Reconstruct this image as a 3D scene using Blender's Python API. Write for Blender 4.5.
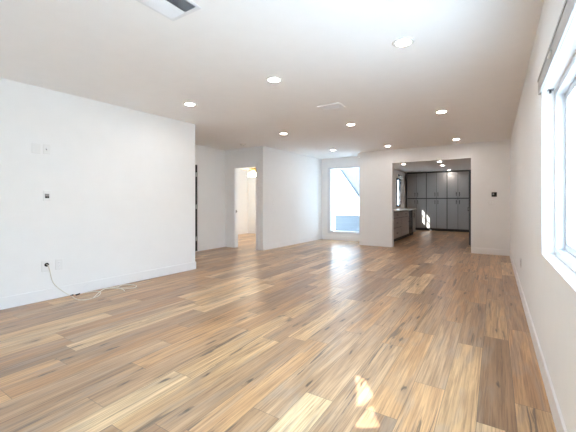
import bpy, bmesh, math, random
from mathutils import Vector, Matrix
random.seed(7)
for o in list(bpy.data.objects):
    bpy.data.objects.remove(o)
S = bpy.context.scene
C = S.collection
PI = math.pi

# ------------------------------------------------------------------ camera
cam_d = bpy.data.cameras.new('camera')
cam = bpy.data.objects.new('camera', cam_d); C.objects.link(cam)
cam_d.sensor_width = 36.0
cam_d.lens = 36.0 * 325 / 576
cam_d.shift_y = -14 / 576
cam_d.clip_start = 0.02
cam.location = (0, 0, 1.16)
cam.rotation_euler = (PI / 2, 0, math.radians(32.494))
S.camera = cam

# ------------------------------------------------------------------ light
SKY_STRENGTH = 18.5
SUN_STRENGTH = 22.0
LAMP_STRENGTH = 125.0
w = bpy.data.worlds.new('world'); S.world = w; w.use_nodes = True
bg = w.node_tree.nodes['Background']
bg.inputs[0].default_value = (0.575, 0.785, 1.0, 1); bg.inputs[1].default_value = SKY_STRENGTH
sun_d = bpy.data.lights.new('sun', 'SUN'); sun = bpy.data.objects.new('sun', sun_d); C.objects.link(sun)
sun_d.energy = SUN_STRENGTH; sun_d.angle = 0.006; sun_d.color = (1.0, 0.97, 0.94)
SUN = Vector((0.74, 1.0, -0.80)).normalized()
sun.rotation_euler = SUN.to_track_quat('-Z', 'Y').to_euler()


def portal(name, loc, rot, sx, sy):
    d = bpy.data.lights.new(name, 'AREA'); o = bpy.data.objects.new(name, d); C.objects.link(o)
    d.shape = 'RECTANGLE'; d.size = sx; d.size_y = sy; d.cycles.is_portal = True
    o.location = loc; o.rotation_euler = rot


portal('daylight_portal', (0.50, 1.55, 1.36), (0, PI / 2, 0), 1.12, 2.6)
portal('daylight_portal', (-3.8, 9.36, 1.2), (-PI / 2, 0, 0), 1.0, 2.0)
portal('daylight_portal', (-3.30, 13.2, 1.53), (0, -PI / 2, 0), 1.15, 0.8)
portal('daylight_portal', (-7.95, 7.5, 1.48), (0, -PI / 2, 0), 1.15, 0.8)

S.view_settings.view_transform = 'Standard'
S.view_settings.look = 'None'
S.view_settings.exposure = 0.42
S.view_settings.gamma = 1.0
S.view_settings.use_curve_mapping = False
try:
    S.cycles.use_denoising = True
    S.cycles.denoiser = 'OPENIMAGEDENOISE'
    S.cycles.max_bounces = 14
    S.cycles.diffuse_bounces = 8
    S.cycles.transparent_max_bounces = 12
    S.cycles.sample_clamp_indirect = 6.0
    S.cycles.caustics_reflective = False
except Exception:
    pass


# ------------------------------------------------------------------ materials
class NT:
    def __init__(s, name):
        s.m = bpy.data.materials.new(name); s.m.use_nodes = True
        s.t = s.m.node_tree; s.b = s.t.nodes['Principled BSDF']; s.out = s.t.nodes['Material Output']

    def n(s, typ, **kw):
        x = s.t.nodes.new(typ)
        for k, v in kw.items(): setattr(x, k, v)
        return x

    def l(s, a, b): s.t.links.new(a, b)

    def put(s, sock, v):
        if hasattr(v, 'is_linked') or hasattr(v, 'links'): s.l(v, sock)
        else: sock.default_value = v

    def math(s, op, a, b=0.0, c=None):
        x = s.n('ShaderNodeMath', operation=op)
        s.put(x.inputs[0], a); s.put(x.inputs[1], b)
        if c is not None: s.put(x.inputs[2], c)
        return x.outputs[0]

    def comb(s, a, b, c=0.0):
        x = s.n('ShaderNodeCombineXYZ')
        for i, v in enumerate((a, b, c)): s.put(x.inputs[i], v)
        return x.outputs[0]

    def mix(s, f, a, b, blend='MIX'):
        x = s.n('ShaderNodeMix', data_type='RGBA', blend_type=blend)
        s.put(x.inputs[0], f); s.put(x.inputs[6], a); s.put(x.inputs[7], b)
        return x.outputs[2]

    def ramp(s, f, pts, interp='LINEAR'):
        x = s.n('ShaderNodeValToRGB'); x.color_ramp.interpolation = interp
        e = x.color_ramp.elements
        while len(e) < len(pts): e.new(0.5)
        for q, (p, c) in zip(e, pts):
            q.position = p; q.color = c if len(c) == 4 else (*c, 1)
        s.l(f, x.inputs[0])
        return x.outputs[0]

    def noise(s, vec, scale, detail=3.0, rough=0.5, dist=0.0):
        x = s.n('ShaderNodeTexNoise')
        if vec is not None: s.l(vec, x.inputs['Vector'])
        x.inputs['Scale'].default_value = scale; x.inputs['Detail'].default_value = detail
        x.inputs['Roughness'].default_value = rough; x.inputs['Distortion'].default_value = dist
        return x.outputs['Fac']

    def bump(s, h, strength, dist=0.01):
        x = s.n('ShaderNodeBump'); s.l(h, x.inputs['Height'])
        x.inputs['Strength'].default_value = strength; x.inputs['Distance'].default_value = dist
        s.l(x.outputs[0], s.b.inputs['Normal'])


def paint(name, col, rough=0.5, metal=0.0, vary=0.04, scale=6.0, bump=0.0, bscale=120.0, spec=0.5):
    t = NT(name)
    co = t.n('ShaderNodeTexCoord').outputs['Object']
    f = t.noise(co, scale, 4)
    a = tuple(min(1, c * (1 - vary)) for c in col); b = tuple(min(1, c * (1 + vary)) for c in col)
    t.l(t.ramp(f, [(0.3, a), (0.7, b)]), t.b.inputs['Base Color'])
    t.b.inputs['Roughness'].default_value = rough; t.b.inputs['Metallic'].default_value = metal
    t.b.inputs['Specular IOR Level'].default_value = spec
    if bump: t.bump(t.noise(co, bscale, 2), bump, 0.003)
    return t.m


def emit(name, col, strength):
    t = NT(name)
    t.b.inputs['Base Color'].default_value = (0.9, 0.9, 0.88, 1)
    t.b.inputs['Emission Color'].default_value = (*col, 1)
    t.b.inputs['Emission Strength'].default_value = strength
    return t.m


def glass_mat():
    t = NT('window_glass')
    tr = t.n('ShaderNodeBsdfTransparent'); gl = t.n('ShaderNodeBsdfGlossy'); gl.inputs['Roughness'].default_value = 0.02
    tr.inputs[0].default_value = (0.96, 0.98, 0.98, 1)
    lw = t.n('ShaderNodeLayerWeight'); lw.inputs[0].default_value = 0.5
    fr = t.math('MULTIPLY_ADD', t.math('POWER', lw.outputs['Facing'], 5.0), 0.8, 0.03)
    mx = t.n('ShaderNodeMixShader')
    t.l(fr, mx.inputs[0]); t.l(tr.outputs[0], mx.inputs[1]); t.l(gl.outputs[0], mx.inputs[2])
    t.l(mx.outputs[0], t.out.inputs['Surface'])
    return t.m


def floor_mat():
    t = NT('oak_plank_floor')
    sep = t.n('ShaderNodeSeparateXYZ'); t.l(t.n('ShaderNodeTexCoord').outputs['Object'], sep.inputs[0])
    x, y = sep.outputs[0], sep.outputs[1]
    W, L = 0.178, 1.30
    xr = t.math('DIVIDE', t.math('SUBTRACT', x, 0.0955), W)
    row = t.math('FLOOR', xr); fx = t.math('FRACT', xr)
    wn = t.n('ShaderNodeTexWhiteNoise', noise_dimensions='1D'); t.l(row, wn.inputs['W'])
    yr = t.math('ADD', t.math('DIVIDE', y, L), t.math('MULTIPLY', wn.outputs[0], 9.0))
    col = t.math('FLOOR', yr); fy = t.math('FRACT', yr)
    w2 = t.n('ShaderNodeTexWhiteNoise', noise_dimensions='2D'); t.l(t.comb(row, col), w2.inputs['Vector'])
    r = w2.outputs[0]
    w3 = t.n('ShaderNodeTexWhiteNoise', noise_dimensions='2D'); t.l(t.comb(col, row), w3.inputs['Vector'])
    r2 = w3.outputs[0]
    base = t.ramp(r, [(0.0, (0.566, 0.360, 0.185)), (0.14, (0.448, 0.249, 0.114)), (0.32, (0.407, 0.249, 0.136)),
                      (0.48, (0.523, 0.304, 0.147)), (0.62, (0.321, 0.187, 0.099)), (0.76, (0.471, 0.300, 0.171)),
                      (0.90, (0.673, 0.473, 0.273))], 'CONSTANT')
    off = t.math('MULTIPLY', r2, 37.0)
    g1 = t.noise(t.comb(t.math('MULTIPLY', x, 14.0), t.math('MULTIPLY', y, 0.8), off), 1.0, 5, 0.6, 0.8)
    g2 = t.noise(t.comb(t.math('MULTIPLY', x, 95.0), t.math('MULTIPLY', y, 2.2), off), 1.0, 4, 0.65, 0.3)
    g3 = t.noise(t.comb(t.math('MULTIPLY', x, 8.0), t.math('MULTIPLY', y, 1.2), t.math('ADD', off, 11.0)), 1.0, 3, 0.5, 1.6)
    dk = t.mix(1.0, base, (0.74, 0.67, 0.61, 1), 'MULTIPLY')
    lt = t.mix(1.0, base, (1.14, 1.13, 1.11, 1), 'MULTIPLY')
    c = t.mix(t.ramp(g1, [(0.34, (0, 0, 0)), (0.64, (1, 1, 1))]), dk, lt)
    # greyish bands inside a plank
    c = t.mix(t.math('MULTIPLY', t.ramp(g3, [(0.5, (0, 0, 0)), (0.66, (1, 1, 1))]), 0.45), c, (0.30, 0.235, 0.185, 1))
    # fine grain
    gr = t.ramp(g2, [(0.32, (0.56, 0.50, 0.45)), (0.56, (1.06, 1.06, 1.06))])
    c = t.mix(1.0, c, gr, 'MULTIPLY')
    # long dark cracks of the rustic grain, only on some planks
    cr = t.noise(t.comb(t.math('MULTIPLY', x, 20.0), t.math('MULTIPLY', y, 0.9), t.math('ADD', off, 3.0)), 1.0, 4, 0.6, 1.5)
    crf = t.math('MULTIPLY', t.ramp(cr, [(0.585, (0, 0, 0)), (0.65, (1, 1, 1))]), t.math('GREATER_THAN', r2, 0.35))
    c = t.mix(t.math('MULTIPLY', crf, 0.8), c, (0.075, 0.045, 0.03, 1))
    # knots
    vo = t.n('ShaderNodeTexVoronoi', voronoi_dimensions='2D'); vo.inputs['Scale'].default_value = 1.0
    wob = t.math('MULTIPLY', t.noise(t.comb(t.math('MULTIPLY', x, 40.0), t.math('MULTIPLY', y, 9.0), off), 1.0, 4), 0.34)
    t.l(t.comb(t.math('ADD', t.math('MULTIPLY_ADD', x, 7.0, off), wob), t.math('ADD', t.math('MULTIPLY_ADD', y, 1.5, t.math('MULTIPLY', off, 3.7)), wob)), vo.inputs['Vector'])
    vs = t.n('ShaderNodeSeparateColor'); t.l(vo.outputs['Color'], vs.inputs[0])
    hit = t.math('GREATER_THAN', vs.outputs[0], 0.62)
    kn = t.math('MULTIPLY', t.ramp(vo.outputs['Distance'], [(0.03, (1, 1, 1)), (0.10, (0, 0, 0))]), hit)
    halo = t.math('MULTIPLY', t.ramp(vo.outputs['Distance'], [(0.05, (1, 1, 1)), (0.34, (0, 0, 0))]), hit)
    c = t.mix(t.math('MULTIPLY', halo, 0.40), c, (0.24, 0.14, 0.08, 1))
    c = t.mix(t.math('MULTIPLY', kn, 0.90), c, (0.05, 0.03, 0.02, 1))
    # seams
    sx = t.math('LESS_THAN', t.math('MINIMUM', fx, t.math('SUBTRACT', 1.0, fx)), 0.010)
    sy = t.math('LESS_THAN', t.math('MINIMUM', fy, t.math('SUBTRACT', 1.0, fy)), 0.0013)
    seam = t.math('MAXIMUM', sx, sy)
    c = t.mix(t.math('MULTIPLY', seam, 0.7), c, (0.10, 0.07, 0.045, 1))
    t.l(c, t.b.inputs['Base Color'])
    t.l(t.math('MULTIPLY_ADD', g2, 0.16, 0.25), t.b.inputs['Roughness'])
    t.b.inputs['Specular IOR Level'].default_value = 0.8
    h = t.math('SUBTRACT', t.math('MULTIPLY', g2, 0.3), seam)
    t.bump(h, 0.12, 0.002)
    return t.m


M_wall = paint('white_wall_paint', (0.88, 0.88, 0.875), 0.75, vary=0.008, bump=0.10, bscale=70, spec=0.25)
M_ceil = paint('white_ceiling_paint', (0.91, 0.91, 0.91), 0.8, vary=0.008, bump=0.06, bscale=60, spec=0.2)
M_trim = paint('white_trim_enamel', (0.88, 0.88, 0.88), 0.35, vary=0.006)
M_floor = floor_mat()
M_vinyl = paint('white_vinyl', (0.74, 0.755, 0.78), 0.3, vary=0.006)
M_plastic = paint('white_plastic', (0.84, 0.84, 0.83), 0.3, vary=0.006)
M_black = paint('black_plastic', (0.02, 0.02, 0.022), 0.25)
M_dark = paint('dark_duct', (0.04, 0.04, 0.045), 0.8)
M_slot = paint('grey_slot', (0.25, 0.25, 0.26), 0.6)
M_blackdoor = paint('black_door_paint', (0.018, 0.017, 0.016), 0.4)
M_nickel = paint('satin_nickel', (0.55, 0.54, 0.52), 0.35, 1.0)
M_hinge = paint('satin_hinge', (0.45, 0.44, 0.42), 0.4, 0.2)
M_grill = paint('white_metal_slat', (0.78, 0.79, 0.81), 0.4)
M_blind = paint('grey_blind_rail', (0.46, 0.455, 0.45), 0.5, vary=0.03, scale=20)
M_cab = paint('grey_cabinet_paint', (0.33, 0.315, 0.30), 0.45, vary=0.02)
M_base = paint('greige_cabinet_paint', (0.40, 0.355, 0.335), 0.45, vary=0.02)
M_carc = paint('charcoal_carcass', (0.055, 0.052, 0.05), 0.6)
M_pull = paint('dark_bronze_pull', (0.05, 0.045, 0.042), 0.4, 0.8)
M_stone = paint('pale_quartz', (0.72, 0.72, 0.69), 0.25, vary=0.08, scale=25)
M_steel = paint('dark_steel', (0.10, 0.10, 0.105), 0.35, 0.7)
M_cream = paint('cream_cable_jacket', (0.80, 0.76, 0.68), 0.45)
M_brass = paint('antique_brass', (0.42, 0.27, 0.10), 0.3, 1.0)
M_blade = paint('pale_wood_blade', (0.66, 0.52, 0.34), 0.5, vary=0.08)
M_stucco = paint('white_stucco', (0.86, 0.86, 0.85), 0.9, vary=0.02, bump=0.3, bscale=40)
M_sunlit_siding = paint('sunlit_siding_tone', (0.40, 0.40, 0.395), 0.9, vary=0.02, bump=0.3, bscale=40)  # sunlit part of the neighbour's siding, its brightness put into a paler colour
M_conc = paint('pale_concrete', (0.76, 0.755, 0.75), 0.9, vary=0.08, scale=2)
M_roof = paint('roof_felt', (0.3, 0.3, 0.3), 0.9)
M_glass = glass_mat()
M_lens = emit('lit_lamp_lens', (1.0, 0.925, 0.87), LAMP_STRENGTH)
M_bulb = emit('lit_glass_shade', (1.0, 0.86, 0.64), 32.0)


def shaded_siding_mat():  # blue grey siding in shade, the shade put into a darker colour
    t = NT('shaded_blue_grey_siding')
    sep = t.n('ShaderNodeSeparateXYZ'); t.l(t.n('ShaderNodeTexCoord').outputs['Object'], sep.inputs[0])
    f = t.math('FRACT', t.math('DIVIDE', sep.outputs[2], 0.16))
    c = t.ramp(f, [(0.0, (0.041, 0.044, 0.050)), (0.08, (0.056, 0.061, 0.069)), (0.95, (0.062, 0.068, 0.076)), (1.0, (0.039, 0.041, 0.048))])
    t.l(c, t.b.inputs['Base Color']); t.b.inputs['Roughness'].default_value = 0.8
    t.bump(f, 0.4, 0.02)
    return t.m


M_shaded_siding = shaded_siding_mat()


# ------------------------------------------------------------------ mesh helpers
class MB:
    def __init__(s): s.bm = bmesh.new()

    def box(s, x0, x1, y0, y1, z0, z1):
        r = bmesh.ops.create_cube(s.bm, size=1.0)
        bmesh.ops.scale(s.bm, vec=(x1 - x0, y1 - y0, z1 - z0), verts=r['verts'])
        bmesh.ops.translate(s.bm, vec=((x0 + x1) / 2, (y0 + y1) / 2, (z0 + z1) / 2), verts=r['verts'])
        return r['verts']

    def prism(s, pts, z0, z1):
        lo = [s.bm.verts.new((p[0], p[1], z0)) for p in pts]; hi = [s.bm.verts.new((p[0], p[1], z1)) for p in pts]
        n = len(pts)
        s.bm.faces.new(lo[::-1]); s.bm.faces.new(hi)
        for i in range(n): s.bm.faces.new((lo[i], lo[(i + 1) % n], hi[(i + 1) % n], hi[i]))

    def lathe(s, prof, n=32, axis='Z', at=(0, 0, 0)):
        """prof: list of (radius, height); closed to the axis where the radius is 0"""
        rings = []
        for r, h in prof:
            if r < 1e-6:
                rings.append([s.bm.verts.new(s._ax(0, 0, h, axis, at))])
            else:
                rings.append([s.bm.verts.new(s._ax(r * math.cos(2 * PI * i / n), r * math.sin(2 * PI * i / n), h, axis, at)) for i in range(n)])
        for a, b in zip(rings, rings[1:]):
            for i in range(n):
                j = (i + 1) % n
                if len(a) == 1 and len(b) == 1: continue
                if len(a) == 1: s.bm.faces.new((a[0], b[i], b[j]))
                elif len(b) == 1: s.bm.faces.new((a[i], a[j], b[0]))
                else: s.bm.faces.new((a[i], a[j], b[j], b[i]))

    @staticmethod
    def _ax(x, y, h, axis, at):
        if axis == 'Z': p = (x, y, h)
        elif axis == 'X': p = (h, x, y)
        else: p = (x, h, y)
        return (p[0] + at[0], p[1] + at[1], p[2] + at[2])

    def tube(s, pts, r, n=8):
        pts = [Vector(p) for p in pts]; rings = []
        up = Vector((0, 0, 1))
        for i, p in enumerate(pts):
            d = (pts[min(i + 1, len(pts) - 1)] - pts[max(i - 1, 0)]).normalized()
            a = d.cross(up)
            if a.length < 1e-3: a = d.cross(Vector((1, 0, 0)))
            a.normalize(); b = a.cross(d)
            rings.append([s.bm.verts.new(p + r * (math.cos(2 * PI * k / n) * a + math.sin(2 * PI * k / n) * b)) for k in range(n)])
        for A, B in zip(rings, rings[1:]):
            for k in range(n): s.bm.faces.new((A[k], A[(k + 1) % n], B[(k + 1) % n], B[k]))
        s.bm.faces.new(rings[0][::-1]); s.bm.faces.new(rings[-1])

    def build(s, name, mat, parent=None, bevel=0.0, smooth=False):
        bmesh.ops.recalc_face_normals(s.bm, faces=s.bm.faces)
        me = bpy.data.meshes.new(name); s.bm.to_mesh(me); s.bm.free()
        me.materials.append(mat)
        if smooth: me.shade_smooth()
        o = bpy.data.objects.new(name, me); C.objects.link(o)
        if parent: o.parent = parent
        if bevel:
            b = o.modifiers.new('soft_edge', 'BEVEL'); b.width = bevel; b.segments = 2; b.limit_method = 'ANGLE'
        return o


def bx(name, mat, parent, *dims, bevel=0.0):
    m = MB(); m.box(*dims); return m.build(name, mat, parent, bevel)


def smooth_curve(pts, sub=8):
    P = [Vector(p) for p in pts]; out = []
    for i in range(len(P) - 1):
        p0 = P[max(i - 1, 0)]; p1 = P[i]; p2 = P[i + 1]; p3 = P[min(i + 2, len(P) - 1)]
        for k in range(sub):
            u = k / sub
            out.append(0.5 * ((2 * p1) + (p2 - p0) * u + (2 * p0 - 5 * p1 + 4 * p2 - p3) * u * u + (3 * p1 - p0 - 3 * p2 + p3) * u ** 3))
    out.append(P[-1]); return out


def tag(o, label, cat, group=None, kind=None):
    o['label'] = label; o['category'] = cat
    if group: o['group'] = group
    if kind: o['kind'] = kind
    return o


def thing(name, label, cat, loc=(0, 0, 0), rz=0.0, group=None, kind=None):
    o = bpy.data.objects.new(name, None); C.objects.link(o); o.location = loc; o.rotation_euler = (0, 0, rz)
    o.empty_display_size = 0.05
    return tag(o, label, cat, group, kind)


def struct(o, label, cat): return tag(o, label, cat, None, 'structure')


def dup(root, loc, rz, label):
    r = root.copy(); C.objects.link(r); r.location = loc; r.rotation_euler = (0, 0, rz); r['label'] = label
    for ch in list(root.children):
        c = ch.copy(); C.objects.link(c); c.parent = r
        for g in list(ch.children):
            d = g.copy(); C.objects.link(d); d.parent = c
    return r


# ------------------------------------------------------------------ the setting
HC = 2.5            # ceiling height
LS = 0.04423        # the left wall leans in plan
def lx(y): return -4.49 + (y - 1.28) * LS
L_ROT = -math.atan(LS)
XR = 0.275
m = MB(); m.prism([(-7.9, -0.45), (0.43, -0.45), (0.43, 15.0), (-3.27, 15.0), (-3.27, 9.30), (-4.75, 9.30), (-4.75, 9.55), (-7.9, 9.55)], -0.12, 0.0)
struct(m.build('floor', M_floor), 'rustic oak plank floor in mixed honey, cream and grey tones', 'floor')
m = MB(); m.prism([(-7.9, -0.45), (0.43, -0.45), (0.43, 15.0), (-3.27, 15.0), (-3.27, 9.30), (-4.75, 9.30), (-4.75, 9.55), (-7.9, 9.55)], HC, HC + 0.15)
struct(m.build('ceiling', M_ceil), 'smooth white flat ceiling with recessed lights', 'ceiling')
HK = 2.40
m = MB(); m.box(-3.20, 0.275, 8.60, 14.86, HK, HC)
struct(m.build('ceiling_kitchen', M_ceil), 'lower kitchen ceiling behind the wide opening', 'ceiling')
m = MB(); m.prism([(lx(-0.45), -0.45), (lx(3.88), 3.88), (lx(3.88) - 0.14, 3.88), (lx(-0.45) - 0.14, -0.45)], 0, HC)
struct(m.build('wall_left', M_wall), 'long bare white wall with outlets and a loose cable', 'wall')

WY0, WY1, WZ0, WZ1 = 0.25, 2.85, 0.80, 1.92
m = MB()
m.box(XR, 0.43, -0.45, WY0, 0, HC); m.box(XR, 0.43, WY1, 15.0, 0, HC)
m.box(XR, 0.43, WY0, WY1, 0, WZ0); m.box(XR, 0.43, WY0, WY1, WZ1, HC)
struct(m.build('wall_right', M_wall), 'white wall with the big sliding window', 'wall')

m = MB()
m.box(-3.08, -2.22, 8.45, 8.60, 0, HC); m.box(-0.46, XR, 8.45, 8.60, 0, HC); m.box(-2.22, -0.46, 8.45, 8.60, 2.16, HC)
struct(m.build('wall_back', M_wall), 'white wall with the wide opening to the kitchen', 'wall')
m = MB(); m.box(-3.08, -2.95, 8.60, 9.30, 0, HC)
struct(m.build('wall_alcove_right', M_wall), 'short white return wall beside the tall picture window', 'wall')

m = MB()
m.box(-4.75, -4.36, 9.15, 9.30, 0, HC); m.box(-3.25, -3.08, 9.15, 9.30, 0, HC)
m.box(-4.36, -3.25, 9.15, 9.30, 0, 0.20); m.box(-4.36, -3.25, 9.15, 9.30, 2.22, HC)
struct(m.build('wall_alcove', M_wall), 'short white wall around the tall picture window', 'wall')

m = MB(); m.prism([(-4.68, 6.23), (-4.58, 9.15), (-4.75, 9.15), (-4.80, 6.23)], 0, HC)
struct(m.build('wall_hall_right', M_wall), 'white wall between the lit doorway and the tall window', 'wall')

m = MB()
m.box(-7.90, -5.58, 6.23, 6.35, 0, HC); m.box(-4.88, -4.80, 6.23, 6.35, 0, HC); m.box(-5.58, -4.88, 6.23, 6.35, 2.03, HC)
struct(m.build('wall_hall_end', M_wall), 'short white wall with the open doorway to a warm lit room', 'wall')

m = MB()
m.box(-6.05, -5.90, -0.45, 4.44, 0, HC); m.box(-6.05, -5.90, 5.29, 6.23, 0, HC); m.box(-6.05, -5.90, 4.44, 5.29, 2.04, HC)
struct(m.build('wall_hall_left', M_wall), 'white hall wall beside the dark door', 'wall')

m = MB(); m.box(-7.90, -7.75, 6.35, 7.1, 0, HC); m.box(-7.90, -7.75, 7.9, 9.55, 0, HC); m.box(-7.90, -7.75, 7.1, 7.9, 0, 0.9); m.box(-7.90, -7.75, 7.1, 7.9, 2.05, HC); m.box(-7.75, -4.75, 9.40, 9.55, 0, HC)
struct(m.build('wall_bedroom', M_wall), 'warm lit walls of the room behind the open doorway', 'wall')

DX0, DX1 = -2.70, -1.79
m = MB()
m.box(-6.05, DX0, -0.45, -0.30, 0, HC); m.box(DX1, XR, -0.45, -0.30, 0, HC); m.box(DX0, DX1, -0.45, -0.30, 2.04, HC)
struct(m.build('wall_front', M_wall), 'white wall behind the viewer with the added front door', 'wall')

KY0, KY1, KZ0, KZ1 = 12.78, 13.40, 0.98, 2.08
m = MB()
m.box(-3.27, -3.20, 9.30, KY0, 0, HC); m.box(-3.27, -3.20, KY1, 15.0, 0, HC)
m.box(-3.27, -3.20, KY0, KY1, 0, KZ0); m.box(-3.27, -3.20, KY0, KY1, KZ1, HC)
struct(m.build('wall_kitchen_left', M_wall), 'white kitchen wall with the small gridded window', 'wall')
m = MB(); m.box(-3.20, XR, 14.86, 15.0, 0, HC)
struct(m.build('wall_kitchen_back', M_wall), 'kitchen wall behind the tall grey cabinets', 'wall')

# baseboards
BH, BT = 0.13, 0.014
def board(name, label, *runs):
    mm = MB()
    for r in runs:
        if len(r) == 4: mm.box(*r, 0, BH)
        else: mm.prism(r[0], 0, BH)
    struct(mm.build(name, M_trim, None, 0.004), label, 'baseboard')

board('baseboard_left', 'white baseboard along the long left wall',
      ([(lx(-0.3), -0.3), (lx(3.88) + BT * 0, 3.88), (lx(3.88) + 0, 3.88 + BT), (lx(3.88) + BT, 3.88 + BT), (lx(-0.3) + BT, -0.3)],))
board('baseboard_right', 'white baseboard along the window wall', (XR - BT, XR, -0.3, 8.45))
board('baseboard_back', 'white baseboard beside the kitchen opening',
      (-3.08 - BT, -2.22, 8.45 - BT, 8.45), (-0.46, XR - BT, 8.45 - BT, 8.45), (-3.08 - BT, -3.08, 8.45, 9.15))
board('baseboard_alcove', 'white baseboard under the tall picture window', (-4.58, -3.08 - BT, 9.15 - BT, 9.15))
board('baseboard_hall_right', 'white baseboard between doorway and tall window',
      ([(-4.68, 6.23), (-4.58, 9.136), (-4.58 + BT, 9.136), (-4.68 + BT, 6.23)],))
board('baseboard_hall_left', 'white baseboard on the hall wall beside the dark door', (-5.90, -5.90 + BT, 5.37, 6.23))
board('baseboard_bedroom', 'cream baseboard of the lit room behind the doorway', (-7.75, -7.75 + BT, 6.35, 9.40), (-7.75, -4.80, 9.40 - BT, 9.40))

# casings
m = MB()
m.box(-5.67, -5.58, 6.212, 6.23, 0, 2.11); m.box(-4.88, -4.79, 6.212, 6.23, 0, 2.11); m.box(-5.58, -4.88, 6.212, 6.23, 2.03, 2.11)
m.box(-5.58, -5.565, 6.23, 6.35, 0, 2.03); m.box(-4.895, -4.88, 6.23, 6.35, 0, 2.03); m.box(-5.565, -4.895, 6.23, 6.35, 2.015, 2.03)
struct(m.build('trim_1', M_trim, None, 0.003), 'white casing around the open lit doorway', 'door trim')
m = MB()
m.box(-5.90, -5.882, 4.36, 4.44, 0, 2.12); m.box(-5.90, -5.882, 5.29, 5.37, 0, 2.12); m.box(-5.90, -5.882, 4.44, 5.29, 2.04, 2.12)
struct(m.build('trim_2', M_trim, None, 0.003), 'white casing around the dark hall door', 'door trim')

# dark hall door
d = thing('door_1', 'black hall door edge with three silver hinges', 'door', (-5.90, 5.285, 0), 0, None, 'structure')
bx('door_leaf', M_blackdoor, d, -0.035, 0.012, -0.84, 0.0, 0.012, 2.03, bevel=0.003)
for z in (0.30, 1.05, 1.80):
    mm = MB(); mm.lathe([(0, -0.05), (0.010, -0.05), (0.010, 0.05), (0, 0.05)], 12, 'Z', (0.020, -0.012, z)); mm.box(0.012, 0.016, -0.05, 0.0, z - 0.05, z + 0.05)
    mm.build('hinge', M_hinge, d)
# strike plate on the doorway jamb
d = thing('strike_plate', 'small dark latch plate on the left jamb of the lit doorway', 'latch plate', (-5.565, 6.28, 0.92))
bx('plate', M_hinge, d, 0, 0.004, -0.02, 0.02, -0.035, 0.035, bevel=0.001)
mm = MB(); mm.lathe([(0, 0.0), (0.012, 0.0), (0.010, 0.012), (0.018, 0.018), (0.016, 0.026), (0, 0.030)], 16, 'X'); mm.build('knob', M_hinge, d, smooth=True)

# added unseen door, its two holes shaped to cast the floor sun patches
YD = -0.37
FLOOR_A = [(-0.80, 2.09), (-0.765, 2.093), (-0.711, 2.065), (-0.613, 1.914), (-0.628, 1.824), (-0.638, 1.769), (-0.656, 1.762)]
FLOOR_B = [(-0.594, 1.829), (-0.547, 1.750), (-0.494, 1.663), (-0.571, 1.597), (-0.62, 1.60)]
def to_door(p):
    t = p[1] - YD
    return (p[0] - 0.74 * t, 0.80 * t)
cu = bpy.data.curves.new('added_door_outline', 'CURVE'); cu.dimensions = '2D'; cu.fill_mode = 'BOTH'; cu.extrude = 0.012
for poly in ([(DX0, 0.0), (DX1, 0.0), (DX1, 2.04), (DX0, 2.04)], [to_door(p) for p in FLOOR_A], [to_door(p) for p in FLOOR_B]):
    sp = cu.splines.new('POLY'); sp.points.add(len(poly) - 1); sp.use_cyclic_u = True
    for q, p in zip(sp.points, poly): q.co = (p[0], p[1], 0, 1)
tmp = bpy.data.objects.new('tmp_curve', cu); C.objects.link(tmp)
me = bpy.data.meshes.new_from_object(tmp.evaluated_get(bpy.context.evaluated_depsgraph_get()))
bpy.data.objects.remove(tmp)
me.materials.clear(); me.materials.append(M_trim)
me.transform(Matrix.Rotation(PI / 2, 4, 'X'))
d = thing('added_door_2', 'added white door behind the viewer with two holes shaped to cast sun patches', 'door', (0, YD, 0), 0, None, 'structure')
o = bpy.data.objects.new('door_leaf', me); C.objects.link(o); o.parent = d
bx('pane', M_glass, d, DX0 + 0.05, DX1 - 0.05, -0.018, -0.016, 1.45, 2.0)

# ------------------------------------------------------------------ windows
win = thing('window_1', 'large white vinyl sliding window filled with bright daylight', 'window', (0, 0, 0), 0, None, 'structure')
FX0, FX1 = 0.345, 0.43
m = MB()
m.box(FX0, FX1, WY1 - 0.035, WY1, WZ0, WZ1); m.box(FX0, FX1, WY0, WY0 + 0.035, WZ0, WZ1)
m.box(FX0, FX1, WY0 + 0.035, WY1 - 0.035, WZ0, WZ0 + 0.04); m.box(FX0, FX1, WY0 + 0.035, WY1 - 0.035, WZ1 - 0.04, WZ1)
m.build('window_frame', M_vinyl, win, 0.003)
def sash(y0, y1, x0, x1):
    mm = MB(); s = 0.045; z0, z1 = WZ0 + 0.04, WZ1 - 0.04
    mm.box(x0, x1, y0, y0 + s, z0, z1); mm.box(x0, x1, y1 - s, y1, z0, z1)
    mm.box(x0, x1, y0 + s, y1 - s, z0, z0 + s); mm.box(x0, x1, y0 + s, y1 - s, z1 - s, z1)
    so = mm.build('sash', M_vinyl, win, 0.003)
    bx('pane', M_glass, so, (x0 + x1) / 2 - 0.003, (x0 + x1) / 2 + 0.003, y0 + s, y1 - s, z0 + s, z1 - s)
    return so
sash(2.13, WY1 - 0.035, 0.395, 0.42)
so = sash(0.95, 2.175, 0.36, 0.385)
sash(WY0 + 0.035, 0.995, 0.395, 0.42)
bx('latch', M_vinyl, so, 0.345, 0.36, 2.135, 2.165, 1.30, 1.38, bevel=0.003)

win = thing('window_2', 'tall white framed picture window onto the bright side yard', 'window', (0, 0, 0), 0, None, 'structure')
m = MB()
x0, x1, z0, z1, t = -4.36, -3.25, 0.20, 2.22, 0.095
for (a, b, c, e) in ((x0, x0 + t, z0, z1), (x1 - t, x1, z0, z1), (x0 + t, x1 - t, z0, z0 + 0.075), (x0 + t, x1 - t, z1 - 0.05, z1)):
    m.box(a, b, 9.128, 9.28, c, e)
m.build('window_frame', M_vinyl, win, 0.004)
bx('pane', M_glass, win, x0 + t, x1 - t, 9.22, 9.226, z0 + 0.075, z1 - 0.05)

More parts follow.
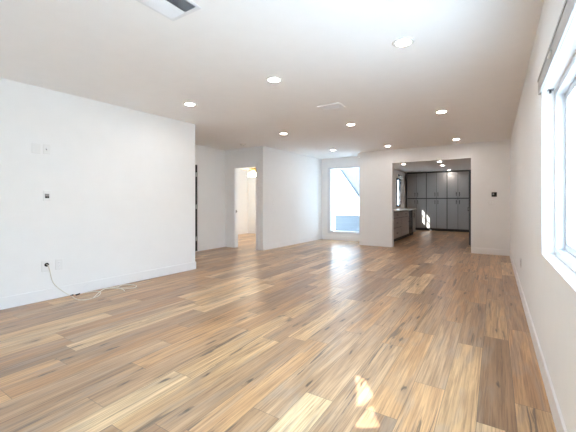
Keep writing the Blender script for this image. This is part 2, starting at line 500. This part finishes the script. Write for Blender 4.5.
win = thing('window_3', 'small kitchen window with black frame and grid bars', 'window', (0, 0, 0), 0, None, 'structure')
m = MB(); t = 0.06
m.box(-3.265, -3.185, KY0, KY0 + t, KZ0, KZ1); m.box(-3.265, -3.185, KY1 - t, KY1, KZ0, KZ1)
m.box(-3.265, -3.185, KY0 + t, KY1 - t, KZ0, KZ0 + t); m.box(-3.265, -3.185, KY0 + t, KY1 - t, KZ1 - t, KZ1)
fr = m.build('window_frame', M_carc, win, 0.003)
m = MB()
for z in (1.36, 1.72): m.box(-3.255, -3.225, KY0 + t, KY1 - t, z - 0.012, z + 0.012)
m.box(-3.255, -3.225, 13.07, 13.09, KZ0 + t, KZ1 - t)
m.build('grid_bar', M_carc, fr)
bx('pane', M_glass, win, -3.243, -3.238, KY0 + t, KY1 - t, KZ0 + t, KZ1 - t)
for z in (1.16, 1.92): bx('hinge', M_black, win, -3.185, -3.165, KY1 - 0.05, KY1 - 0.01, z - 0.04, z + 0.04, bevel=0.003)

win = thing('added_window_4', 'added white framed window brightening the lit room, unseen behind the doorway wall', 'window', (0, 0, 0), 0, None, 'structure')  # unseen window added to bring daylight into the lit room
m = MB()
m.box(-7.86, -7.80, 7.1, 7.15, 0.9, 2.05); m.box(-7.86, -7.80, 7.85, 7.9, 0.9, 2.05); m.box(-7.86, -7.80, 7.15, 7.85, 0.9, 0.95); m.box(-7.86, -7.80, 7.15, 7.85, 2.0, 2.05)
m.build('window_frame', M_vinyl, win, 0.003)
bx('pane', M_glass, win, -7.835, -7.83, 7.15, 7.85, 0.95, 2.0)

# ------------------------------------------------------------------ outside
m = MB(); m.box(-40, 40, -40, 60, -0.30, -0.15)
struct(m.build('ground', M_conc), 'pale concrete ground outside the house', 'ground')
m = MB(); m.prism([(-8.1, -0.8), (0.75, -0.8), (0.75, 15.2), (-4.2, 15.2), (-4.2, 9.45), (-4.6, 9.45), (-4.6, 9.7), (-8.1, 9.7)], HC + 0.15, HC + 0.33)  # eave outside the kitchen window widened to trim the sun on the cabinets
struct(m.build('roof', M_roof), 'flat roof over the house, kitchen eave widened to cut the sun', 'roof')
nb = thing('neighbor_house', 'neighbouring house with blue grey siding, its sun and shade put into the colours, seen through the tall window', 'house', (0, 13.6, -0.15))
bx('siding_wall', M_shaded_siding, nb, -9.5, -4.6, 0.6, 0.9, 0, 6.5)
mm = MB()
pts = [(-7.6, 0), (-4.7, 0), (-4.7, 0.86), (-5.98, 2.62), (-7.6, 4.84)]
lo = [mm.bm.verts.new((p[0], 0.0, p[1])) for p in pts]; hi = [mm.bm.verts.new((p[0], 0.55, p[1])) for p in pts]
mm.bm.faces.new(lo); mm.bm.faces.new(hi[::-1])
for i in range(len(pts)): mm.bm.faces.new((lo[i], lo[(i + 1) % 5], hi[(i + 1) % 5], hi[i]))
mm.build('sunlit_siding', M_sunlit_siding, nb)  # diagonal slab stands in for the sunlit part of the siding
bx('shaded_low_block', M_shaded_siding, nb, -5.59, -4.4, -1.2, -0.9, 0, 0.77)  # low pale block outside, its shade put into the dark colour
o = bx('bounce_wall', M_stucco, None, 6.0, 6.2, -8, 12, -0.15, 2.6)  # wall added to bounce sunlight in through the sliding window
tag(o, 'added white stucco wall outside the sliding window, bouncing sunlight indoors', 'wall', None, 'structure')

# ------------------------------------------------------------------ ceiling fittings
def make_light():
    r = thing('recessed_light', '', 'ceiling light', (0, 0, HC), 0, 'round recessed ceiling lights')
    mm = MB(); mm.lathe([(0.057, 0.0), (0.057, -0.004), (0.066, -0.009), (0.088, -0.004), (0.090, 0.0), (0.057, 0.0)], 36)
    mm.build('trim_ring', M_trim, r, smooth=True)
    mm = MB(); mm.lathe([(0, -0.003), (0.057, -0.003), (0.057, 0.0), (0, 0.0)], 36)
    mm.build('lens', M_lens, r)
    return r
L0 = make_light()
spots = [(-0.65, 2.82, 'largest recessed light in view, on the ceiling near the grey blind rail'),
         (-2.04, 2.92, 'recessed light in the near row, middle one between window and left wall'),
         (-3.52, 3.03, 'recessed light in the near row, closest to the long left wall'),
         (-0.67, 5.29, 'recessed light in the second row, nearest the window wall'),
         (-2.10, 5.32, 'recessed light in the second row, just beyond the flat ceiling vent'),
         (-3.49, 5.32, 'recessed light in the second row, above the lit doorway side'),
         (-0.70, 7.80, 'recessed light just in front of the kitchen opening, right one of two'),
         (-2.16, 7.82, 'recessed light just in front of the kitchen opening, left one of two'),
         (-3.52, 7.69, 'recessed light on the ceiling before the tall picture window'),
         (-5.20, 3.30, 'added recessed light in the side hall, unseen behind the end of the left wall'),  # unseen lamp added to brighten the hall walls
         (-2.53, 11.03, 'kitchen ceiling light nearest the small gridded window'),
         (-1.43, 10.88, 'kitchen ceiling light in the middle, nearer the opening'),
         (-1.50, 12.07, 'kitchen ceiling light in the middle, farther from the opening'),
         (-1.51, 13.98, 'kitchen ceiling light right in front of the tall cabinets')]
for i, (x, y, lab) in enumerate(spots):
    if i == 0: L0.location = (x, y, HC); L0['label'] = lab
    else: dup(L0, (x, y, HK if y > 8.6 else HC), 0, lab)

# two-way register at the top edge of the picture
v = thing('ceiling_vent', 'white two-way ceiling vent with dark slats, cut by the picture top edge', 'vent', (-1.855, 1.415, HC))
m = MB(); m.box(-0.15, 0.15, -0.155, -0.125, -0.007, 0); m.box(-0.15, 0.15, 0.125, 0.155, -0.007, 0)
m.box(-0.15, -0.125, -0.125, 0.125, -0.007, 0); m.box(0.130, 0.15, -0.125, 0.125, -0.007, 0); m.box(0.005, 0.013, -0.125, 0.125, -0.007, 0)
m.build('frame', M_grill, v, 0.002)
bx('backing', M_dark, v, -0.125, 0.130, -0.125, 0.125, -0.002, -0.0005)
for k in range(9):
    x = -0.117 + k * 0.0145
    mm = MB(); vs = mm.box(-0.0095, 0.0095, -0.125, 0.125, -0.0006, 0.0006)
    bmesh.ops.rotate(mm.bm, verts=vs, cent=(0, 0, 0), matrix=Matrix.Rotation(math.radians(-24), 3, 'Y'))
    bmesh.ops.translate(mm.bm, verts=vs, vec=(x, 0, -0.0065)); mm.build('slat', M_grill, v)
for k in range(7):
    x = 0.022 + k * 0.0165
    mm = MB(); vs = mm.box(-0.0048, 0.0048, -0.125, 0.125, -0.0006, 0.0006)
    bmesh.ops.rotate(mm.bm, verts=vs, cent=(0, 0, 0), matrix=Matrix.Rotation(math.radians(38), 3, 'Y'))
    bmesh.ops.translate(mm.bm, verts=vs, vec=(x, 0, -0.0065)); mm.build('slat', M_grill, v)

v = thing('ceiling_vent', 'flat white ceiling vent in the middle of the ceiling', 'vent', (-1.935, 4.165, HC))
m = MB(); m.box(-0.17, 0.17, -0.115, -0.085, -0.010, 0); m.box(-0.17, 0.17, 0.085, 0.115, -0.010, 0)
m.box(-0.17, -0.14, -0.085, 0.085, -0.010, 0); m.box(0.14, 0.17, -0.085, 0.085, -0.010, 0)
m.build('frame', M_trim, v, 0.004)
bx('backing', M_slot, v, -0.14, 0.14, -0.085, 0.085, -0.002, -0.0005)
for k in range(8):
    mm = MB(); vs = mm.box(-0.14, 0.14, -0.010, 0.010, -0.0006, 0.0006)
    bmesh.ops.rotate(mm.bm, verts=vs, cent=(0, 0, 0), matrix=Matrix.Rotation(math.radians(-14), 3, 'X'))
    bmesh.ops.translate(mm.bm, verts=vs, vec=(0, -0.074 + k * 0.0212, -0.0075)); mm.build('slat', M_grill, v)

sm = thing('smoke_detector', 'small round white smoke detector on the hall ceiling', 'smoke detector', (-4.91, 5.77, HC))
m = MB(); m.lathe([(0, 0), (0.07, 0), (0.07, -0.012), (0, -0.012)], 32); m.build('base', M_plastic, sm, smooth=False)
m = MB(); m.lathe([(0.062, -0.012), (0.060, -0.030), (0.045, -0.038), (0, -0.038)], 32); m.build('cover', M_plastic, sm, smooth=True)
m = MB(); m.lathe([(0, -0.038), (0.006, -0.038), (0.006, -0.041), (0, -0.041)], 12, 'Z', (0.025, 0, 0)); m.build('test_button', M_slot, sm)

# ceiling fan in the lit room
fan = thing('ceiling_fan', 'brass ceiling fan with glowing glass shades behind the open doorway', 'ceiling fan', (-6.40, 8.02, HC))
m = MB(); m.lathe([(0, 0), (0.07, 0), (0.06, -0.05), (0.015, -0.06), (0.015, -0.19), (0, -0.19)], 24); m.build('canopy', M_brass, fan, smooth=True)
m = MB(); m.lathe([(0, -0.19), (0.06, -0.19), (0.12, -0.22), (0.12, -0.31), (0.07, -0.35), (0.05, -0.40), (0, -0.41)], 28); m.build('motor', M_brass, fan, smooth=True)
for k in range(5):
    a = math.radians(20 + 72 * k)
    mm = MB(); vs = mm.box(0.20, 0.62, -0.065, 0.065, -0.004, 0.004)
    bmesh.ops.rotate(mm.bm, verts=vs, cent=(0, 0, 0), matrix=Matrix.Rotation(math.radians(10), 3, 'X'))
    bmesh.ops.translate(mm.bm, verts=vs, vec=(0, 0, -0.285)); bmesh.ops.rotate(mm.bm, verts=vs, cent=(0, 0, 0), matrix=Matrix.Rotation(a, 3, 'Z'))
    bl = mm.build('blade', M_blade, fan, 0.004)
    mm = MB(); vs = mm.box(0.10, 0.24, -0.015, 0.015, -0.282, -0.274); bmesh.ops.rotate(mm.bm, verts=vs, cent=(0, 0, 0), matrix=Matrix.Rotation(a, 3, 'Z'))
    mm.build('blade_bracket', M_brass, bl)
for k in range(4):
    a = math.radians(15 + 90 * k)
    cx, cy = 0.12 * math.cos(a), 0.12 * math.sin(a)
    mm = MB(); mm.lathe([(0.022, -0.42), (0.045, -0.445), (0.062, -0.50), (0.066, -0.53), (0.060, -0.53), (0.040, -0.45), (0.018, -0.425), (0.022, -0.42)], 20, 'Z', (cx, cy, 0))
    sh = mm.build('glass_shade', M_bulb, fan, smooth=True)
    mm = MB(); mm.tube([(0.03 * math.cos(a), 0.03 * math.sin(a), -0.38), (cx * 0.8, cy * 0.8, -0.39), (cx, cy, -0.422)], 0.010); mm.build('arm', M_brass, fan, smooth=True)

# ------------------------------------------------------------------ wall fittings
def plate(name, label, cat, loc, rz, wd, ht, group=None, mat=None):
    r = thing(name, label, cat, loc, rz, group)
    bx('cover_plate', mat or M_plastic, r, 0, 0.006, -wd / 2, wd / 2, -ht / 2, ht / 2, bevel=0.003)
    return r
def rocker(r, y):
    bx('rocker', M_trim, r, 0.006, 0.011, y - 0.016, y + 0.016, -0.033, 0.033, bevel=0.002)
def toggle(r, y):
    bx('slot_frame', M_slot, r, 0.006, 0.0068, y - 0.006, y + 0.006, -0.013, 0.013)
    bx('toggle', M_trim, r, 0.0068, 0.020, y - 0.004, y + 0.004, -0.002, 0.012, bevel=0.001)
def receptacle(r, z):
    mm = MB(); mm.lathe([(0, 0.006), (0.017, 0.006), (0.017, 0.0085), (0, 0.0085)], 24, 'X', (0, 0, z)); q = mm.build('receptacle', M_trim, r)
    for y in (-0.006, 0.006): bx('slot', M_slot, q, 0.0085, 0.0090, y - 0.0012, y + 0.0012, z - 0.005, z + 0.004)

plate('blank_plate', 'blank white cover plate high on the left wall', 'wall plate', (lx(1.605), 1.605, 1.78), L_ROT, 0.085, 0.115)
p = plate('light_switch', 'white toggle switch plate high on the left wall beside the blank plate', 'light switch', (lx(1.71), 1.71, 1.785), L_ROT, 0.072, 0.115)
toggle(p, -0.006)
p = plate('media_plate', 'small white wall plate with two black sockets halfway up left wall', 'media plate', (lx(1.71), 1.71, 1.235), L_ROT, 0.075, 0.118)
bx('surround', M_slot, p, 0.006, 0.0075, -0.022, 0.022, -0.03, 0.022)
for y in (-0.010, 0.010): bx('socket', M_black, p, 0.0075, 0.016, y - 0.008, y + 0.008, -0.028, -0.008, bevel=0.002)
p = plate('cable_plate', 'low white wall plate with a black hole and white cable coming out', 'wall plate', (lx(1.70), 1.70, 0.405), L_ROT, 0.085, 0.13)
mm = MB(); mm.lathe([(0.012, 0.006), (0.022, 0.006), (0.022, 0.016), (0.014, 0.016), (0.012, 0.006)], 20, 'X', (0, 0.005, 0.015)); mm.build('bushing', M_black, p, smooth=False)
mm = MB(); mm.lathe([(0, 0.0065), (0.013, 0.0065), (0.013, 0.007), (0, 0.007)], 20, 'X', (0, 0.005, 0.015)); mm.build('hole', M_black, p)
p = plate('wall_outlet', 'low white duplex outlet on the left wall beside the cable plate', 'outlet', (lx(1.835), 1.835, 0.405), L_ROT, 0.078, 0.125)
receptacle(p, 0.021); receptacle(p, -0.021)

p = plate('light_switch', 'white switch plate on the wall between doorway and tall window', 'light switch', (-4.666, 6.63, 1.14), -math.atan(0.1 / 2.92), 0.075, 0.118)
rocker(p, 0)
p = plate('light_switch', 'wide white switch plate below the black thermostat', 'light switch', (-0.065, 8.45, 1.145), -PI / 2, 0.118, 0.118)
rocker(p, -0.024); rocker(p, 0.024)
p = plate('wall_outlet', 'white outlet low on the window wall near the far corner', 'outlet', (XR, 5.0, 0.40), PI, 0.075, 0.118)
receptacle(p, 0.021); receptacle(p, -0.021)

th = thing('thermostat', 'black rounded square thermostat on the wall right of the kitchen opening', 'thermostat', (-0.015, 8.45, 1.325), -PI / 2)
bx('wall_plate', M_plastic, th, 0, 0.006, -0.058, 0.058, -0.058, 0.058, bevel=0.004)
bx('body', M_black, th, 0.006, 0.028, -0.050, 0.050, -0.050, 0.050, bevel=0.012)
bx('screen', M_slot, th, 0.0281, 0.0285, -0.030, 0.000, -0.010, 0.022)

# cable
cab = thing('cable', 'loose cream cable hanging from the plate and coiled on the floor by the left wall', 'cable', (0, 0, 0))
def wl(y, z, off=0.010): return (lx(y) + off, y, z)
Q = [wl(1.705, 0.42, 0.004), wl(1.712, 0.41, 0.03), wl(1.735, 0.34, 0.016), wl(1.75, 0.27), wl(1.77, 0.20), wl(1.81, 0.135, 0.018), wl(1.87, 0.07, 0.024),
     (lx(1.93) + 0.04, 1.93, 0.012), (-4.36, 1.935, 0.006), (-4.24, 1.91, 0.006), (-4.12, 1.915, 0.006), (-4.065, 1.99, 0.006), (-4.12, 2.12, 0.006),
     (-4.25, 2.215, 0.006), (-4.36, 2.20, 0.006), (-4.40, 2.10, 0.006), (-4.40, 2.02, 0.007)]
mm = MB(); mm.tube(smooth_curve(Q), 0.0047); mm.build('cable_jacket', M_cream, cab, smooth=True)
Q = [(-4.065, 2.03, 0.007), (-4.20, 2.16, 0.016), (-4.34, 2.29, 0.008), (-4.37, 2.36, 0.006), (-4.29, 2.43, 0.006), (-4.16, 2.45, 0.006), (-4.06, 2.42, 0.006)]
mm = MB(); mm.tube(smooth_curve(Q), 0.0047); mm.build('cable_jacket', M_cream, cab, smooth=True)
Q = [(-4.36, 2.34, 0.008), (-4.30, 2.46, 0.016), (-4.36, 2.54, 0.007), (-4.36, 2.60, 0.006), (-4.27, 2.66, 0.006), (-4.14, 2.64, 0.006), (-4.10, 2.56, 0.006), (-4.16, 2.48, 0.014), (-4.24, 2.42, 0.016)]
mm = MB(); mm.tube(smooth_curve(Q), 0.0047); mm.build('cable_jacket', M_cream, cab, smooth=True)
Q = [(-4.395, 2.03, 0.008), wl(2.08, 0.06, 0.022), wl(2.17, 0.11, 0.020), wl(2.27, 0.145, 0.012), wl(2.36, 0.15, 0.006), wl(2.42, 0.14, 0.018)]
mm = MB(); mm.tube(smooth_curve(Q), 0.0022); mm.build('thin_wire', M_plastic, cab, smooth=True)
mm = MB(); mm.tube([(-4.395, 2.035, 0.009), (-4.375, 1.985, 0.009)], 0.009); mm.tube([(-4.42, 1.97, 0.008), (-4.40, 1.935, 0.008)], 0.008); mm.build('plug', M_black, cab)

# blind rail over the sliding window
bl = thing('blind_headrail', 'grey blind headrail mounted above the sliding window', 'blind rail', (XR, 0, 0))
bx('rail', M_blind, bl, -0.016, 0, 0.18, 2.915, WZ1 + 0.002, WZ1 + 0.112, bevel=0.003)
bx('lip', M_blind, bl, -0.020, -0.016, 0.18, 2.915, WZ1 + 0.094, WZ1 + 0.112, bevel=0.001)
for y in (2.30, 0.9): bx('clip', M_plastic, bl, -0.026, -0.016, y - 0.05, y + 0.05, WZ1 + 0.050, WZ1 + 0.062, bevel=0.002)
br = thing('blind_bracket', 'small dark bracket at the far top corner of the sliding window', 'bracket', (0.315, 2.80, WZ1))
bx('plate', M_slot, br, -0.015, 0.02, -0.012, 0.03, -0.004, 0, bevel=0.001)
bx('hook', M_steel, br, -0.006, 0.006, -0.004, 0.018, -0.024, -0.004, bevel=0.001)

# ------------------------------------------------------------------ kitchen
def shaker(parent, name, mat, a0, a1, z0, z1, mid=None, rail=0.06):
    """door in the plane y=0 facing -y, from a0 to a1 along x"""
    mm = MB()
    mm.box(a0, a0 + rail, -0.020, 0, z0, z1); mm.box(a1 - rail, a1, -0.020, 0, z0, z1)
    mm.box(a0 + rail, a1 - rail, -0.020, 0, z0, z0 + rail); mm.box(a0 + rail, a1 - rail, -0.020, 0, z1 - rail, z1)
    if mid: mm.box(a0 + rail, a1 - rail, -0.020, 0, mid - rail / 2, mid + rail / 2)
    mm.box(a0 + rail, a1 - rail, -0.010, 0, z0 + rail, z1 - rail)
    return mm.build(name, mat, parent, 0.002)
def pull(parent, x, z0, z1, horizontal=False):
    mm = MB()
    if horizontal:
        mm.tube([(x - 0.07, -0.045, z0), (x + 0.07, -0.045, z0)], 0.007); mm.tube([(x - 0.05, -0.018, z0), (x - 0.05, -0.045, z0)], 0.006); mm.tube([(x + 0.05, -0.018, z0), (x + 0.05, -0.045, z0)], 0.006)
    else:
        mm.tube([(x, -0.045, z0), (x, -0.045, z1)], 0.009); mm.tube([(x, -0.018, z0 + 0.02), (x, -0.045, z0 + 0.02)], 0.006); mm.tube([(x, -0.018, z1 - 0.02), (x, -0.045, z1 - 0.02)], 0.006)
    return mm.build('handle', M_pull, parent, smooth=True)

UW = 0.765
t = thing('tall_cabinet', 'tall grey kitchen cabinet beside the window wall, its base behind the counter', 'cabinet', (-3.13, 14.24, 0), 0, 'tall grey kitchen cabinets')
m = MB(); m.box(0, UW, 0, 0.60, 0.09, 2.395); m.build('body', M_carc, t)  # charcoal body also stands in for the shadow gap above the doors
bx('toe_kick', M_carc, t, 0, UW, 0.06, 0.56, 0, 0.09)
h = UW / 2
for k in range(2):
    a0 = 0.014 + k * (h - 0.008); a1 = a0 + h - 0.020
    dr = shaker(t, 'door', M_cab, a0, a1, 1.325, 2.335)
    hx = h + (-0.055 if k == 0 else 0.055)
    pull(dr, hx, 1.38, 1.54)
    dr = shaker(t, 'door', M_cab, a0, a1, 0.10, 1.285, 0.66)
    pull(dr, hx, 1.08, 1.23)
dup(t, (-3.13 + UW, 14.24, 0), 0, 'tall grey kitchen cabinet in the middle of the row of three')
dup(t, (-3.13 + 2 * UW, 14.24, 0), 0, 'tall grey kitchen cabinet at the right end of the row')
o = bx('shade_panel', M_carc, None, -0.83, -0.55, 14.22, 14.86, 0, 2.395)  # dark panel put where the corner lies in shade
tag(o, 'dark panel standing in for the shaded corner right of the tall cabinets', 'panel')

# counter run on the left: local x runs along +y (rz = 90 deg), doors face +x
RZ = PI / 2
def base_unit(name, label, cat, y0, ln, group=None):
    t = thing(name, label, cat, (-2.42, y0, 0), RZ, group)
    m = MB(); m.box(0, ln, 0.0, DEPTH, 0.10, 0.88); m.build('body', M_carc, t)
    bx('toe_kick', M_carc, t, 0, ln, 0.06, DEPTH, 0, 0.10)
    return t
DEPTH = 0.52
t = base_unit('base_cabinet', 'greige base cabinet with stacked drawers beside the kitchen opening', 'cabinet', 8.66, 1.62, 'greige base cabinets')
for z0, z1 in ((0.70, 0.865), (0.42, 0.685), (0.115, 0.405)):
    dr = shaker(t, 'drawer', M_base, 0.01, 1.61, z0, z1, None, 0.045); pull(dr, 1.0, (z0 + z1) / 2, 0, True)
DEPTH = 0.70
t = base_unit('base_cabinet', 'greige base cabinet with one drawer above a door, beside the black dishwasher', 'cabinet', 10.28, 0.93, 'greige base cabinets')
dr = shaker(t, 'drawer', M_base, 0.01, 0.92, 0.70, 0.865, None, 0.045); pull(dr, 0.46, 0.785, 0, True)
dr = shaker(t, 'door', M_base, 0.01, 0.92, 0.115, 0.685); pull(dr, 0.84, 0.50, 0.65)
t = thing('dishwasher', 'black dishwasher under the pale kitchen counter', 'dishwasher', (-2.42, 11.22, 0), RZ)
bx('body', M_black, t, 0.005, 0.615, 0.03, 0.68, 0.10, 0.87)
bx('door', M_black, t, 0.01, 0.61, 0.0, 0.03, 0.11, 0.86, bevel=0.004)
bx('toe_kick', M_carc, t, 0.005, 0.615, 0.07, 0.68, 0, 0.10)
t = base_unit('base_cabinet', 'narrow pale base cabinet at the far end of the counter', 'cabinet', 11.845, 0.42, 'greige base cabinets')
dr = shaker(t, 'door', M_cab, 0.008, 0.412, 0.115, 0.865); pull(dr, 0.06, 0.62, 0.78)
m = MB(); m.prism([(-2.375, 8.62), (-2.375, 12.29), (-3.195, 12.29), (-3.195, 9.32), (-2.94, 9.32), (-2.94, 8.62)], 0.88, 0.92)
o = m.build('countertop', M_stone, None, 0.004)
tag(o, 'pale stone countertop running along the kitchen window wall', 'countertop')

t = thing('refrigerator', 'dark tall appliance edge just inside the kitchen opening', 'refrigerator', (-0.56, 9.45, 0))
bx('body', M_steel, t, 0.03, 0.79, 0, 0.85, 0.03, 1.98, bevel=0.006)
dr = bx('door', M_steel, t, 0.0, 0.03, 0.004, 0.846, 0.06, 1.97, bevel=0.005)
mm = MB(); mm.tube([(0, 0.06, 1.02), (-0.025, 0.06, 1.02), (-0.025, 0.06, 0.94), (0, 0.06, 0.94)], 0.008); mm.build('handle', M_black, dr, smooth=True)
bx('base_grille', M_black, t, 0.05, 0.76, 0.02, 0.83, 0, 0.03)

t = thing('wall_sconce', 'small black wall lamp above the kitchen window', 'wall lamp', (-3.20, 13.12, 2.20))
mm = MB(); mm.lathe([(0, 0), (0.05, 0), (0.05, 0.02), (0, 0.02)], 20, 'X'); mm.build('backplate', M_black, t)
mm = MB(); mm.tube([(0.02, 0, 0), (0.09, 0, 0.02), (0.11, 0, -0.02)], 0.010); mm.build('arm', M_black, t, smooth=True)
mm = MB(); mm.lathe([(0.015, -0.02), (0.05, -0.07), (0.06, -0.12), (0.054, -0.12), (0.012, -0.025), (0.015, -0.02)], 20, 'Z', (0.11, 0, 0)); mm.build('glass_shade', M_plastic, t, smooth=True)
